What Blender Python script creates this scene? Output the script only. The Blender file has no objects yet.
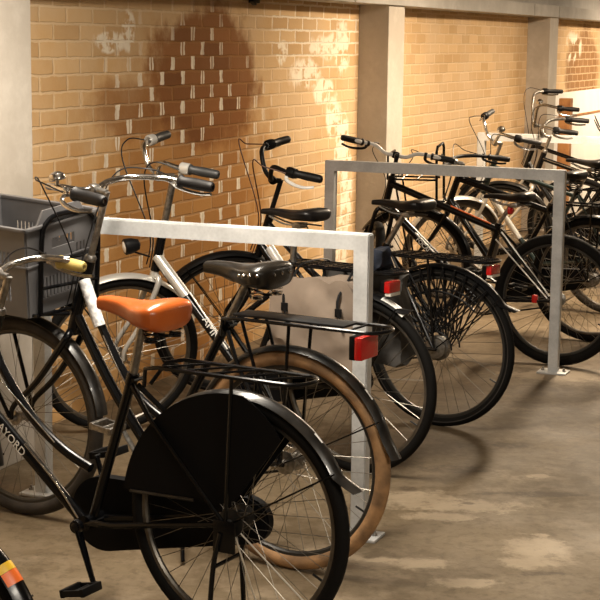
import bpy, bmesh, math, random
from mathutils import Vector, Matrix
random.seed(7)
S = bpy.context.scene
COL = S.collection
PI = math.pi
V = Vector
rad = math.radians

# ------------------------------------------------------------------ materials
def new_mat(name):
    m = bpy.data.materials.new(name); m.use_nodes = True
    nt = m.node_tree
    return m, nt, nt.nodes['Principled BSDF']

def mat(name, col, rough=.5, metal=0., coat=0., spec=.5, bump=0., bscale=200., var=0., vscale=20., col2=None, trans=0., emis=0.):
    m, nt, b = new_mat(name)
    b.inputs['Base Color'].default_value = (*col, 1)
    b.inputs['Roughness'].default_value = rough
    b.inputs['Metallic'].default_value = metal; b.inputs['Specular IOR Level'].default_value = spec
    b.inputs['Coat Weight'].default_value = coat
    b.inputs['Transmission Weight'].default_value = trans
    if emis:
        b.inputs['Emission Color'].default_value = (*col, 1); b.inputs['Emission Strength'].default_value = emis
    tc = nt.nodes.new('ShaderNodeTexCoord')
    if var or col2:
        n = nt.nodes.new('ShaderNodeTexNoise'); n.inputs['Scale'].default_value = vscale; n.inputs['Detail'].default_value = 5
        nt.links.new(tc.outputs['Object'], n.inputs['Vector'])
        r = nt.nodes.new('ShaderNodeValToRGB')
        c2 = col2 or tuple(c*(1-var) for c in col)
        r.color_ramp.elements[0].position = .38; r.color_ramp.elements[0].color = (*c2, 1)
        r.color_ramp.elements[1].position = .62; r.color_ramp.elements[1].color = (*col, 1)
        nt.links.new(n.outputs['Fac'], r.inputs['Fac']); nt.links.new(r.outputs['Color'], b.inputs['Base Color'])
    if bump:
        n2 = nt.nodes.new('ShaderNodeTexNoise'); n2.inputs['Scale'].default_value = bscale; n2.inputs['Detail'].default_value = 3
        nt.links.new(tc.outputs['Object'], n2.inputs['Vector'])
        bp = nt.nodes.new('ShaderNodeBump'); bp.inputs['Strength'].default_value = bump; bp.inputs['Distance'].default_value = .004
        nt.links.new(n2.outputs['Fac'], bp.inputs['Height']); nt.links.new(bp.outputs['Normal'], b.inputs['Normal'])
    return m

M = {}
M['black'] = mat('black_paint', (.0025,.0025,.003), .24, coat=.05, spec=.28)
M['worn'] = mat('worn_black_paint', (.03,.026,.022), .30, coat=.15, col2=(.004,.004,.004), vscale=14)
M['satin'] = mat('satin_black', (.005,.005,.006), .5, spec=.3)
M['plastic'] = mat('black_plastic', (.004,.004,.0045), .45, spec=.22)
M['guard'] = mat('coat_guard_vinyl', (.003,.003,.0035), .6, spec=.12)
M['rubber'] = mat('tyre_rubber', (.0055,.005,.0045), .7, spec=.12, bump=.5, bscale=500)
M['greyrubber'] = mat('dusty_tyre_rubber', (.035,.028,.022), .8, bump=.4, bscale=400, var=.45, vscale=18)
M['tan'] = mat('tan_tyre_rubber', (.40,.225,.10), .75, bump=.4, bscale=300, col2=(.20,.115,.055), vscale=16)
M['chrome'] = mat('chrome', (.72,.70,.67), .18, metal=1, var=.35, vscale=40)
M['steel'] = mat('dull_steel', (.42,.40,.37), .38, metal=1, var=.4, vscale=60)
M['spoke'] = mat('spoke_steel', (.22,.20,.17), .35, metal=1)
M['brightspoke'] = mat('bright_spoke', (.85,.80,.70), .3, metal=.6)
M['rim'] = mat('rim_alloy', (.16,.145,.125), .4, metal=.85, var=.3)
M['darkrim'] = mat('dark_rim', (.035,.033,.03), .4, metal=.4)
M['silver'] = mat('silver_paint', (.58,.56,.52), .3, metal=.5, coat=.4)
M['whitep'] = mat('white_paint', (.78,.76,.72), .3, coat=.4)
M['wrap'] = mat('white_plastic_wrap', (.80,.80,.80), .35, bump=1., bscale=60, col2=(.45,.45,.46), vscale=60)
M['orange'] = mat('orange_leather', (.56,.125,.02), .3, coat=.25, bump=.1, bscale=120, col2=(.48,.10,.016), vscale=10)
M['leather'] = mat('dark_leather', (.010,.008,.006), .3, coat=.25, bump=.15, bscale=200)
M['saddle'] = mat('black_saddle_vinyl', (.005,.004,.004), .4, spec=.3)
M['gum'] = mat('yellowed_grip_rubber', (.60,.47,.14), .6, bump=.4, bscale=300, var=.25)
M['grip'] = mat('black_grip_rubber', (.006,.005,.005), .5, spec=.3)
M['greygrip'] = mat('grey_grip_rubber', (.02,.02,.02), .5)
M['red'] = mat('red_reflector', (.55,.008,.008), .15, coat=.8, bump=.6, bscale=260)
M['clear'] = mat('clear_lens', (.75,.72,.66), .15, coat=.6)
M['white'] = mat('white_sticker', (.85,.84,.80), .4)
M['amber'] = mat('orange_sticker', (.85,.16,.02), .4)
M['yellow'] = mat('yellow_sticker', (.85,.52,.03), .4)
M['crate'] = mat('grey_crate_plastic', (.115,.112,.115), .42, var=.2, vscale=8)
M['canvas'] = mat('beige_canvas', (.215,.165,.125), .85, bump=.35, bscale=400, var=.2, vscale=9)
M['greycanvas'] = mat('grey_canvas', (.06,.055,.05), .85, bump=.3, bscale=300, var=.25, vscale=9)
M['denim'] = mat('dark_blue_cloth', (.006,.010,.022), .9, var=.4, vscale=30)
M['cable'] = mat('cable_housing', (.005,.004,.004), .4, spec=.35)
M['browncable'] = mat('brown_cable_housing', (.09,.03,.01), .5)
M['brass'] = mat('brass', (.6,.38,.12), .35, metal=1)
M['wood'] = mat('bare_wood', (.46,.22,.075), .6, col2=(.25,.10,.03), vscale=9)
M['board'] = mat('white_board', (.80,.76,.70), .6, var=.08, vscale=3)
M['green'] = mat('dark_green_paint', (.004,.012,.011), .3, coat=.2)

def galv():
    m, nt, b = new_mat('galvanised_steel')
    tc = nt.nodes.new('ShaderNodeTexCoord')
    vo = nt.nodes.new('ShaderNodeTexVoronoi'); vo.inputs['Scale'].default_value = 90
    nt.links.new(tc.outputs['Object'], vo.inputs['Vector'])
    n = nt.nodes.new('ShaderNodeTexNoise'); n.inputs['Scale'].default_value = 9; n.inputs['Detail'].default_value = 6
    nt.links.new(tc.outputs['Object'], n.inputs['Vector'])
    r = nt.nodes.new('ShaderNodeValToRGB')
    r.color_ramp.elements[0].position = .3; r.color_ramp.elements[0].color = (.52,.53,.53,1)
    r.color_ramp.elements[1].position = .7; r.color_ramp.elements[1].color = (.74,.75,.75,1)
    nt.links.new(n.outputs['Fac'], r.inputs['Fac'])
    mx = nt.nodes.new('ShaderNodeMixRGB'); mx.blend_type = 'MULTIPLY'; mx.inputs[0].default_value = .12
    nt.links.new(r.outputs['Color'], mx.inputs[1]); nt.links.new(vo.outputs['Distance'], mx.inputs[2])
    nt.links.new(mx.outputs[0], b.inputs['Base Color'])
    b.inputs['Metallic'].default_value = .15; b.inputs['Roughness'].default_value = .45
    return m
M['galv'] = galv()

class NT:
    """tiny node helper"""
    def __init__(s, nt): s.nt = nt
    def m(s, op, a, b=None, c=None, clamp=False):
        n = s.nt.nodes.new('ShaderNodeMath'); n.operation = op; n.use_clamp = clamp
        for i, x in enumerate((a, b, c)):
            if x is None: continue
            if isinstance(x, (int, float)): n.inputs[i].default_value = x
            else: s.nt.links.new(x, n.inputs[i])
        return n.outputs[0]
    def noise(s, vec, scale, detail=4, rough=.5):
        n = s.nt.nodes.new('ShaderNodeTexNoise'); n.inputs['Scale'].default_value = scale
        n.inputs['Detail'].default_value = detail; n.inputs['Roughness'].default_value = rough
        s.nt.links.new(vec, n.inputs['Vector']); return n.outputs['Fac']
    def mix(s, fac, a, b, mode='MIX'):
        n = s.nt.nodes.new('ShaderNodeMixRGB'); n.blend_type = mode
        for i, x in enumerate((fac, a, b)):
            if isinstance(x, tuple): n.inputs[i].default_value = (*x, 1)
            elif isinstance(x, (int, float)): n.inputs[i].default_value = x
            else: s.nt.links.new(x, n.inputs[i])
        return n.outputs[0]
    def step(s, x, lo, hi):
        n = s.nt.nodes.new('ShaderNodeMapRange'); n.interpolation_type = 'SMOOTHSTEP'
        s.nt.links.new(x, n.inputs[0]); n.inputs[1].default_value = lo; n.inputs[2].default_value = hi
        return n.outputs[0]

def brick_mat():
    m, nt, b = new_mat('painted_brick'); k = NT(nt)
    tc = nt.nodes.new('ShaderNodeTexCoord'); sp = nt.nodes.new('ShaderNodeSeparateXYZ')
    nt.links.new(tc.outputs['Object'], sp.inputs[0])
    P = tc.outputs['Object']
    wob = k.m('MULTIPLY', k.m('SUBTRACT', k.noise(P, 9, 3), .5), .012)
    x = k.m('ADD', sp.outputs['X'], k.m('MULTIPLY', wob, 1.5)); z = k.m('ADD', sp.outputs['Z'], wob)
    hz = k.m('DIVIDE', z, .0714); row = k.m('FLOOR', hz); fz = k.m('SUBTRACT', hz, row)
    off = k.m('MULTIPLY', k.m('MODULO', row, 2), .5)
    hx = k.m('ADD', k.m('DIVIDE', x, .222), off); cx = k.m('FLOOR', hx); fx = k.m('SUBTRACT', hx, cx)
    dz = k.m('MINIMUM', fz, k.m('SUBTRACT', 1, fz)); dx = k.m('MINIMUM', fx, k.m('SUBTRACT', 1, fx))
    rag = k.m('MULTIPLY', k.m('SUBTRACT', k.noise(P, 45, 3), .5), .12)
    H = k.step(k.m('ADD', dz, rag), .11, .05)       # horizontal joints
    Vj = k.step(k.m('ADD', dx, k.m('MULTIPLY', rag, .6)), .045, .02)
    joint = k.m('MAXIMUM', H, Vj)
    # brick id noise
    cmb = nt.nodes.new('ShaderNodeCombineXYZ'); nt.links.new(cx, cmb.inputs[0]); nt.links.new(row, cmb.inputs[1])
    wn = nt.nodes.new('ShaderNodeTexWhiteNoise'); nt.links.new(cmb.outputs[0], wn.inputs['Vector'])
    base = k.mix(k.step(wn.outputs['Value'], 0, 1), (.58,.375,.185), (.70,.48,.26))
    base = k.mix(k.m('MULTIPLY', k.step(k.noise(P, 2.2, 5), .35, .7), .6), base, (.66,.48,.30))
    # area masks in wall coordinates: s along the wall, z up
    n1 = k.m('MULTIPLY', k.m('SUBTRACT', k.noise(P, 3.2, 6, .6), .5), 1.1)
    n2 = k.m('MULTIPLY', k.m('SUBTRACT', k.noise(P, 9, 5, .6), .5), .5)
    def blob(s0, z0, rs, rz, soft=.35, nz=1.):
        a = k.m('DIVIDE', k.m('SUBTRACT', sp.outputs['X'], s0), rs); c = k.m('DIVIDE', k.m('SUBTRACT', sp.outputs['Z'], z0), rz)
        d = k.m('SQRT', k.m('ADD', k.m('MULTIPLY', a, a), k.m('MULTIPLY', c, c)))
        d = k.m('ADD', d, k.m('MULTIPLY', k.m('ADD', n1, n2), nz))
        return k.step(d, 1+soft, 1-soft)
    # rusty ochre wash over the left bay
    wash = blob(6.75, .35, 1.75, 1.15, .4)
    base = k.mix(k.m('MULTIPLY', wash, .75), base, k.mix(wn.outputs['Value'], (.52,.265,.08), (.64,.36,.125)))
    w2 = blob(7.2, .75, .92, .85, .3, .8)
    base = k.mix(k.m('MULTIPLY', w2, .8), base, k.mix(wn.outputs['Value'], (.36,.15,.036), (.48,.225,.06)))
    st = k.m('MAXIMUM', blob(7.38, 1.46, .66, .36, .16, .75), k.m('MULTIPLY', blob(6.62, 1.33, .42, .14, .3), .6))
    base = k.mix(k.m('MULTIPLY', st, .92), base, k.mix(wn.outputs['Value'], (.19,.068,.017), (.30,.118,.034)))
    dk = k.m('MAXIMUM', st, k.m('MULTIPLY', w2, .7))
    st2 = blob(16.2, 1.35, .75, .45, .2, .6)
    base = k.mix(k.m('MULTIPLY', st2, .8), base, (.20,.085,.025))
    # mortar
    mort = k.mix(dk, (.80,.62,.40), (.36,.18,.06))
    col = k.mix(k.m('MULTIPLY', joint, .5), base, mort)
    # bare white vertical joints, mostly inside the dark stain
    zone = k.m('MAXIMUM', blob(7.15, .9, 1.05, .85, .3, .6), .0)
    wn2 = nt.nodes.new('ShaderNodeTexWhiteNoise'); wn2.noise_dimensions = '3D'
    cmb2 = nt.nodes.new('ShaderNodeCombineXYZ'); nt.links.new(k.m('FLOOR', k.m('ADD', hx, .5)), cmb2.inputs[0]); nt.links.new(row, cmb2.inputs[1]); cmb2.inputs[2].default_value = 4.2
    nt.links.new(cmb2.outputs[0], wn2.inputs['Vector'])
    gate = k.step(wn2.outputs['Value'], .30, .40)
    ddx = k.m('ADD', dx, k.m('MULTIPLY', k.m('SUBTRACT', k.noise(P, 22, 3), .5), .16))
    big = k.step(ddx, .105, .075)
    slit = k.m('MULTIPLY', k.step(dx, .030, .018), k.step(wn2.outputs['Value'], .6, .65))
    big = k.m('MULTIPLY', big, k.m('SUBTRACT', 1, slit))
    vert = k.m('MULTIPLY', k.m('MULTIPLY', big, k.step(fz, .08, .16)), k.m('MULTIPLY', gate, zone))
    # peeled white chain at the right of the left bay and at the top
    seg = [(8.72,1.47,.22,.085),(9.0,1.36,.16,.07),(9.18,1.2,.13,.13),(9.32,.98,.13,.22),(9.42,.7,.11,.28),(9.3,.3,.16,.25),(9.05,1.62,.28,.07),(9.3,1.6,.12,.16),(8.35,1.58,.07,.06),(6.36,1.64,.17,.045),(6.55,1.68,.06,.09)]
    ch = None
    for a in seg:
        bb = blob(*a, .22, 1.7); ch = bb if ch is None else k.m('MAXIMUM', ch, bb)
    ch = k.m('MULTIPLY', ch, k.m('MAXIMUM', joint, k.step(k.noise(P, 13, 4, .6), .40, .52)))
    top = k.m('MULTIPLY', joint, k.m('MULTIPLY', blob(8.95, 1.72, .8, .22, .4), .9))
    farp = k.m('MULTIPLY', k.m('MAXIMUM', blob(15.75, 1.62, .35, .14, .3), 0.), k.step(k.noise(P, 6, 3), .5, .6))
    white = k.m('MAXIMUM', k.m('MAXIMUM', vert, ch), k.m('MAXIMUM', top, farp))
    col = k.mix(k.m('MULTIPLY', white, .95), col, (.90,.80,.64))
    nt.links.new(col, b.inputs['Base Color']); b.inputs['Roughness'].default_value = .85; b.inputs['Specular IOR Level'].default_value = .12
    bp = nt.nodes.new('ShaderNodeBump'); bp.inputs['Strength'].default_value = .6; bp.inputs['Distance'].default_value = .006
    h = k.m('SUBTRACT', k.m('MULTIPLY', k.noise(P, 60, 4), .3), joint)
    nt.links.new(h, bp.inputs['Height']); nt.links.new(bp.outputs['Normal'], b.inputs['Normal'])
    return m
M['brick'] = brick_mat()

def concrete_mat(name, c1, c2, c3, scale=1.):
    m, nt, b = new_mat(name); k = NT(nt)
    tc = nt.nodes.new('ShaderNodeTexCoord'); P = tc.outputs['Object']
    col = k.mix(k.step(k.noise(P, 1.3*scale, 7, .6), .35, .65), c1, c2)
    col = k.mix(k.m('MULTIPLY', k.step(k.noise(P, 5*scale, 6, .6), .5, .72), .55), col, c3)
    col = k.mix(k.m('MULTIPLY', k.step(k.noise(P, 22*scale, 5, .65), .42, .6), .22), col, c1)
    nt.links.new(col, b.inputs['Base Color']); b.inputs['Roughness'].default_value = .75
    bp = nt.nodes.new('ShaderNodeBump'); bp.inputs['Strength'].default_value = .35; bp.inputs['Distance'].default_value = .005
    nt.links.new(k.noise(P, 30*scale, 6), bp.inputs['Height']); nt.links.new(bp.outputs['Normal'], b.inputs['Normal'])
    return m
M['concrete'] = concrete_mat('column_concrete', (.40,.35,.29), (.50,.45,.385), (.58,.53,.46))
M['ceiling'] = concrete_mat('ceiling_concrete', (.33,.31,.28), (.42,.40,.37), (.5,.48,.45))

def floor_mat():
    m, nt, b = new_mat('floor_concrete'); k = NT(nt)
    tc = nt.nodes.new('ShaderNodeTexCoord'); P = tc.outputs['Object']
    sp = nt.nodes.new('ShaderNodeSeparateXYZ'); nt.links.new(P, sp.inputs[0])
    col = k.mix(k.step(k.noise(P, 1.1, 8, .62), .36, .64), (.100,.072,.041), (.170,.128,.078))
    col = k.mix(k.m('MULTIPLY', k.step(k.noise(P, 3.4, 7, .65), .52, .72), .7), col, (.27,.212,.145))
    col = k.mix(k.m('MULTIPLY', k.step(k.noise(P, 2.3, 5, .6), .58, .75), .65), col, (.08,.055,.03))
    col = k.mix(k.m('MULTIPLY', k.step(k.noise(P, 26, 5, .7), .48, .62), .42), col, (.075,.05,.026))
    n1 = k.m('MULTIPLY', k.m('SUBTRACT', k.noise(P, 10, 8, .72), .5), 3.4)
    def blob(x0, y0, rx, ry, soft=.3):
        a = k.m('DIVIDE', k.m('SUBTRACT', sp.outputs['X'], x0), rx); c = k.m('DIVIDE', k.m('SUBTRACT', sp.outputs['Y'], y0), ry)
        d = k.m('ADD', k.m('SQRT', k.m('ADD', k.m('MULTIPLY', a, a), k.m('MULTIPLY', c, c))), n1)
        return k.step(d, 1.1+soft, 1.1-soft*1.6)
    lt = None
    for a in FLOOR_LIGHT:
        q = blob(*a); lt = q if lt is None else k.m('MAXIMUM', lt, q)
    col = k.mix(k.m('MULTIPLY', lt, .6), col, (.42,.335,.23))
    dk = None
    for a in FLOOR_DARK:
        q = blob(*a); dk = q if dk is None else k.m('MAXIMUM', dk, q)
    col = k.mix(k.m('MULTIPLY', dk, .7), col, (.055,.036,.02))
    col = k.mix(k.m('MULTIPLY', k.step(k.noise(P, 9, 7, .7), .46, .60), .35), col, (.235,.18,.12))
    col = k.mix(k.m('MULTIPLY', k.step(k.noise(P, 14, 6, .7), .54, .66), .4), col, (.07,.048,.025))
    b.inputs['Specular IOR Level'].default_value = .22
    nt.links.new(col, b.inputs['Base Color'])
    r = k.m('ADD', k.m('MULTIPLY', k.noise(P, 2.5, 5), .5), .35); nt.links.new(r, b.inputs['Roughness'])
    bp = nt.nodes.new('ShaderNodeBump'); bp.inputs['Strength'].default_value = .3; bp.inputs['Distance'].default_value = .006
    nt.links.new(k.noise(P, 18, 7, .65), bp.inputs['Height']); nt.links.new(bp.outputs['Normal'], b.inputs['Normal'])
    return m
# patches of pale residue and dark oil drops on the slab (x, y, radius x, radius y)
FLOOR_LIGHT = [(.42,5.66,.16,.10),(.62,5.58,.20,.07),(.50,5.45,.12,.05),(.80,5.08,.10,.14),(.74,4.95,.07,.06),(.40,4.93,.09,.05),(.27,4.95,.06,.04),(1.34,7.9,.28,.12),(.93,6.0,.05,.03),(.10,5.0,.12,.07),(.83,5.25,.03,.02),(.52,4.75,.10,.04)]
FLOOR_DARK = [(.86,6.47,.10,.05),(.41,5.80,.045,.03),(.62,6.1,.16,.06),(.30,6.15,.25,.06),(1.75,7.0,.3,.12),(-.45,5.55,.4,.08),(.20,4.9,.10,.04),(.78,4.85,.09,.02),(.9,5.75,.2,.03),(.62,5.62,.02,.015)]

# ------------------------------------------------------------------ mesh tools
def obj(name, bm, m, parent=None, mx=None, smooth=True):
    me = bpy.data.meshes.new(name)
    bmesh.ops.recalc_face_normals(bm, faces=bm.faces)
    if smooth:
        for f in bm.faces: f.smooth = True
        for e in bm.edges:
            if len(e.link_faces) == 2 and e.calc_face_angle(0) > rad(38): e.smooth = False
    bm.to_mesh(me); bm.free(); me.materials.append(m)
    o = bpy.data.objects.new(name, me); COL.objects.link(o)
    if parent: o.parent = parent
    if mx is not None: o.matrix_local = mx
    return o
def tag(o, label, cat, group=None):
    o['label'] = label; o['category'] = cat
    if group: o['group'] = group
    return o
def empty(name, loc, rot=(0,0,0)):
    o = bpy.data.objects.new(name, None); o.empty_display_size = .1; COL.objects.link(o)
    o.location = loc; o.rotation_euler = rot; return o
def struct(o): o['kind'] = 'structure'; return o

def smoothpath(pts, n=6):
    pts = [V(p) for p in pts]
    if len(pts) < 3: return pts
    out = []
    for i in range(len(pts)-1):
        p0 = pts[max(i-1,0)]; p1 = pts[i]; p2 = pts[i+1]; p3 = pts[min(i+2,len(pts)-1)]
        for j in range(n):
            t = j/n
            out.append(.5*((2*p1)+(-p0+p2)*t+(2*p0-5*p1+4*p2-p3)*t*t+(-p0+3*p1-3*p2+p3)*t**3))
    out.append(pts[-1]); return out
def tube(bm, pts, r, seg=8, sm=0, closed=False, cap=True, flat=1.):
    pts = smoothpath(pts, sm) if sm else [V(p) for p in pts]
    n = len(pts)
    rs = r if isinstance(r, (list, tuple)) else None
    rings = []; up = None
    for i, p in enumerate(pts):
        if closed: t = pts[(i+1) % n]-pts[i-1]
        else: t = pts[min(i+1,n-1)]-pts[max(i-1,0)]
        if t.length < 1e-9: t = V((0,0,1))
        t.normalize()
        if up is None:
            up = V((0,0,1)) if abs(t.z) < .9 else V((1,0,0))
        a = t.cross(up)
        if a.length < 1e-6: a = t.orthogonal()
        a.normalize(); bq = a.cross(t).normalized(); up = bq
        ri = (rs[0]+(rs[-1]-rs[0])*i/(n-1)) if rs else r
        rings.append([bm.verts.new(p+(a*math.cos(q)+bq*math.sin(q)*flat)*ri) for q in (2*PI*j/seg for j in range(seg))])
    m = n if closed else n-1
    for i in range(m):
        A = rings[i]; B = rings[(i+1) % n]
        for j in range(seg):
            bm.faces.new((A[j], A[(j+1) % seg], B[(j+1) % seg], B[j]))
    if cap and not closed:
        bm.faces.new(rings[0][::-1]); bm.faces.new(rings[-1])
    return bm
def box(bm, c, d, mx=None, bev=0.):
    r = bmesh.ops.create_cube(bm, size=1)
    M4 = Matrix.Translation(V(c)) @ (mx.to_4x4() if mx else Matrix.Identity(4)) @ Matrix.Diagonal((*d, 1))
    bmesh.ops.transform(bm, matrix=M4, verts=r['verts'])
    if bev:
        es = list({e for v in r['verts'] for e in v.link_edges})
        bmesh.ops.bevel(bm, geom=es, offset=bev, segments=2, affect='EDGES', profile=.6)
    return bm
def lathe(bm, prof, seg=32, axis='Y', closedprof=False, c=(0,0,0), d=None):
    """prof: list of (radius, along axis)."""
    c = V(c)
    if d is None: d = V((0,1,0)) if axis == 'Y' else (V((0,0,1)) if axis == 'Z' else V((1,0,0)))
    d = V(d).normalized(); a = d.orthogonal().normalized(); b2 = d.cross(a)
    rings = [[bm.verts.new(c+(a*math.cos(2*PI*j/seg)+b2*math.sin(2*PI*j/seg))*max(r,1e-5)+d*h) for j in range(seg)] for r, h in prof]
    n = len(prof); m = n if closedprof else n-1
    for i in range(m):
        A = rings[i]; B = rings[(i+1) % n]
        for j in range(seg): bm.faces.new((A[j], A[(j+1) % seg], B[(j+1) % seg], B[j]))
    if not closedprof:
        bm.faces.new(rings[0][::-1]); bm.faces.new(rings[-1])
    return bm
def cyl(bm, a, b, r, seg=12): return tube(bm, [a, b], r, seg)
def prism(bm, poly, y0, y1):
    """polygon in x,z extruded along y"""
    A = [bm.verts.new((x, y0, z)) for x, z in poly]; B = [bm.verts.new((x, y1, z)) for x, z in poly]
    n = len(poly)
    for i in range(n): bm.faces.new((A[i], A[(i+1) % n], B[(i+1) % n], B[i]))
    fa = bm.faces.new(A[::-1]); fb = bm.faces.new(B)
    return bm
NB = bmesh.new

# ------------------------------------------------------------------ bicycle
def spokes_bm(rr, hub, n=36, w=.03, r=.0011):
    bm = NB()
    for i in range(n):
        side = 1 if i % 2 else -1
        a = 2*PI*i/n; twist = (1 if (i//2) % 2 else -1)*rad(58)
        h = a+twist
        tube(bm, [(math.cos(h)*hub, side*w, math.sin(h)*hub), (math.cos(a)*rr, side*.004, math.sin(a)*rr)], r, 4, cap=False)
    return bm
def wheel(root, name, mx, R, tr, tyre, rim, hub_r=.022, hub_m='steel', hub_w=.035, nsp=36, sp='spoke', drum=0, whitewall=None, bright=0):
    rr = R-2*tr+.002
    bm = NB()
    lathe(bm, [(rr+.004,-.011),(rr+.006,.011),(rr-.008,.010),(rr-.013,.004),(rr-.013,-.004),(rr-.008,-.010)], 64, closedprof=True)
    w = obj(name, bm, M[rim], root, mx)
    bm = NB(); k = 12
    lathe(bm, [(R-tr+tr*math.cos(2*PI*i/k), tr*math.sin(2*PI*i/k)) for i in range(k)], 72, closedprof=True)
    obj('tyre', bm, M[tyre], w)
    obj('spokes', spokes_bm(rr-.006, hub_r*1.1, nsp, hub_w*.85), M[sp], w)
    bm = NB()
    lathe(bm, [(.006,-hub_w-.02),(.010,-hub_w-.015),(.012,-hub_w-.002),(hub_r*1.25,-hub_w),(hub_r*1.25,-hub_w+.005),(hub_r*.75,-hub_w+.01),(hub_r*.75,hub_w-.01),(hub_r*1.25,hub_w-.005),(hub_r*1.25,hub_w),(.012,hub_w+.002),(.010,hub_w+.015),(.006,hub_w+.02)], 24)
    obj('hub', bm, M[hub_m], w)
    if drum:
        bm = NB(); lathe(bm, [(.02,.0),(drum,.004),(drum,.03),(drum*.9,.036),(drum*.85,.034),(drum*.8,.046),(.02,.05)], 36)
        obj('brake_drum', bm, M['steel'], w)
    bm = NB(); a = rad(205)
    tube(bm, [(math.cos(a)*(rr-.008),0,math.sin(a)*(rr-.008)),(math.cos(a)*(rr-.045),0,math.sin(a)*(rr-.045))], .0035, 6)
    obj('valve', bm, M['plastic'], w)
    if whitewall:
        bm = NB()
        for s in (1,-1):
            lathe(bm, [(rr+.010, s*(tr*.86)),(rr+.020, s*(tr*1.0+.0006)),(rr+.020, s*(tr*.9)),(rr+.010, s*(tr*.7))], 72, closedprof=True)
        obj('reflective_band', bm, M[whitewall], w)
    if bright:
        bm = NB()
        for a in bright:
            a = rad(a); tube(bm, [(math.cos(a)*.03, .03, math.sin(a)*.03), (math.cos(a)*(rr-.01), .008, math.sin(a)*(rr-.01))], .0026, 6)
        obj('bright_spokes', bm, M['brightspoke'], w)  # thicker, paler spokes at chosen angles
    return w
def fender(root, name, m, mx, R, a0, a1, w=.05, n=40, flap=0., tip=0.):
    bm = NB(); rings = []
    prof = []
    k = 8
    for j in range(k+1):
        t = -1+2*j/k; prof.append((-(t*t)*.014, t*w/2))
    full = prof+[(dr-.0022, y*.97) for dr, y in prof[::-1]]
    for i in range(n+1):
        t = i/n; a = rad(a0+(a1-a0)*t); ex = flap*max(0, (t-.93)/.07)**1.3+tip*max(0, (.05-t)/.05)
        rings.append([bm.verts.new((math.cos(a)*(R+dr+ex), y*(1.-.0*ex), math.sin(a)*(R+dr+ex))) for dr, y in full])
    q = len(full)
    for i in range(n):
        for j in range(q): bm.faces.new((rings[i][j], rings[i][(j+1) % q], rings[i+1][(j+1) % q], rings[i+1][j]))
    bm.faces.new(rings[0][::-1]); bm.faces.new(rings[-1])
    return obj(name, bm, M[m], root, mx)
def stays(parent, m, a, R, w=.026, inner=.05, r=.0028):
    bm = NB(); a = rad(a)
    pts = [(0,inner,0),(math.cos(a)*(R*.93),w+.008,math.sin(a)*(R*.93)),(math.cos(a)*R,w,math.sin(a)*R),(math.cos(a)*(R+.006),0,math.sin(a)*(R+.006)),
           (math.cos(a)*R,-w,math.sin(a)*R),(math.cos(a)*(R*.93),-w-.008,math.sin(a)*(R*.93)),(0,-inner,0)]
    tube(bm, pts, r, 6)
    return obj('fender_stay', bm, M[m], parent)

def saddle(root, pos, m, L=.27, W=.10, tilt=3, springs=True, rivets=False, undm='plastic', thick=1.):
    X, Z = pos
    mx = Matrix.Translation((X,0,Z)) @ Matrix.Rotation(rad(-tilt), 4, 'Y')
    st = [(.150,.010,-.012,.012),(.143,.022,-.004,.022),(.11,.024,.000,.026),(.06,.029,.000,.030),(.02,.042,-.002,.034),(-.02,.066,.0,.040),(-.06,.088,.008,.046),(-.09,.097,.013,.050),(-.115,.094,.013,.050),(-.130,.080,.006,.042),(-.138,.05,-.006,.024)]
    bm = NB(); rings = []; k = 20
    for x, w, zt, h in st:
        x *= L/.285; w *= W/.10; h *= thick
        ring = []
        for j in range(k):
            a = 2*PI*j/k; c, s = math.cos(a), math.sin(a)
            y = w*(abs(c)**.75)*(1 if c >= 0 else -1)
            if s >= 0: z = zt-h*.35+h*.35*(s**.8)
            else: z = zt-h*.35-h*.65*(abs(s)**.45); y *= (1-.12*abs(s))
            ring.append(bm.verts.new((x,y,z)))
        rings.append(ring)
    for i in range(len(rings)-1):
        for j in range(k): bm.faces.new((rings[i][j], rings[i][(j+1) % k], rings[i+1][(j+1) % k], rings[i+1][j]))
    bm.faces.new(rings[0][::-1]); bm.faces.new(rings[-1])
    bmesh.ops.subdivide_edges(bm, edges=bm.edges[:], cuts=1, smooth=.6, use_grid_fill=True)
    o = obj('saddle', bm, M[m], root, mx)
    bm = NB()
    for s in (1,-1):
        tube(bm, [(.11*L/.285,s*.01,-.03),(.03,s*.022,-.055),(-.06,s*.024,-.055),(-.10,s*.05,-.06)], .0035, 6, sm=4)
    box(bm, (-.03,0,-.058), (.04,.055,.022), bev=.004)
    obj('saddle_rails', bm, M['steel'], o)
    if springs:
        for s in (1,-1):
            bm = NB(); q = []
            for i in range(61):
                a = 2*PI*i/12; q.append((-.082+.017*math.cos(a), s*.058+.017*math.sin(a), -.035-.06*i/60))
            tube(bm, q, .0032, 5)
            lathe(bm, [(.019,0),(.019,.004)], 16, 'Z', c=(-.082, s*.058, -.1)); lathe(bm, [(.019,0),(.019,.004)], 16, 'Z', c=(-.082, s*.058, -.036))
            obj('saddle_spring', bm, M['chrome' if rivets else undm], o)
        bm = NB(); tube(bm, [(-.082,-.058,-.096),(-.05,-.04,-.1),(-.02,0,-.075),(-.05,.04,-.1),(-.082,.058,-.096)], .005, 6, sm=4); obj('spring_bridge', bm, M[undm], o)
    if rivets:
        for s in (1,-1):
            for x, w, z in ((-.03,.070,-.014),(-.058,.088,-.010),(-.086,.096,-.006),(-.112,.092,-.006)):
                bm = NB(); lathe(bm, [(.0062,-.003),(.0062,.002),(.004,.0045),(.0005,.0055)], 10, d=(0,s,.25), c=(x*L/.285, s*(w*W/.10+.001), z-.014)); obj('rivet', bm, M['chrome'], o)
        for y in (-.045,0,.045):
            bm = NB(); lathe(bm, [(.0062,-.002),(.0062,.003),(.0005,.006)], 10, d=(-1,0,.2), c=(-.138*L/.285, y, -.02)); obj('rivet', bm, M['chrome'], o)
    return o

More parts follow.
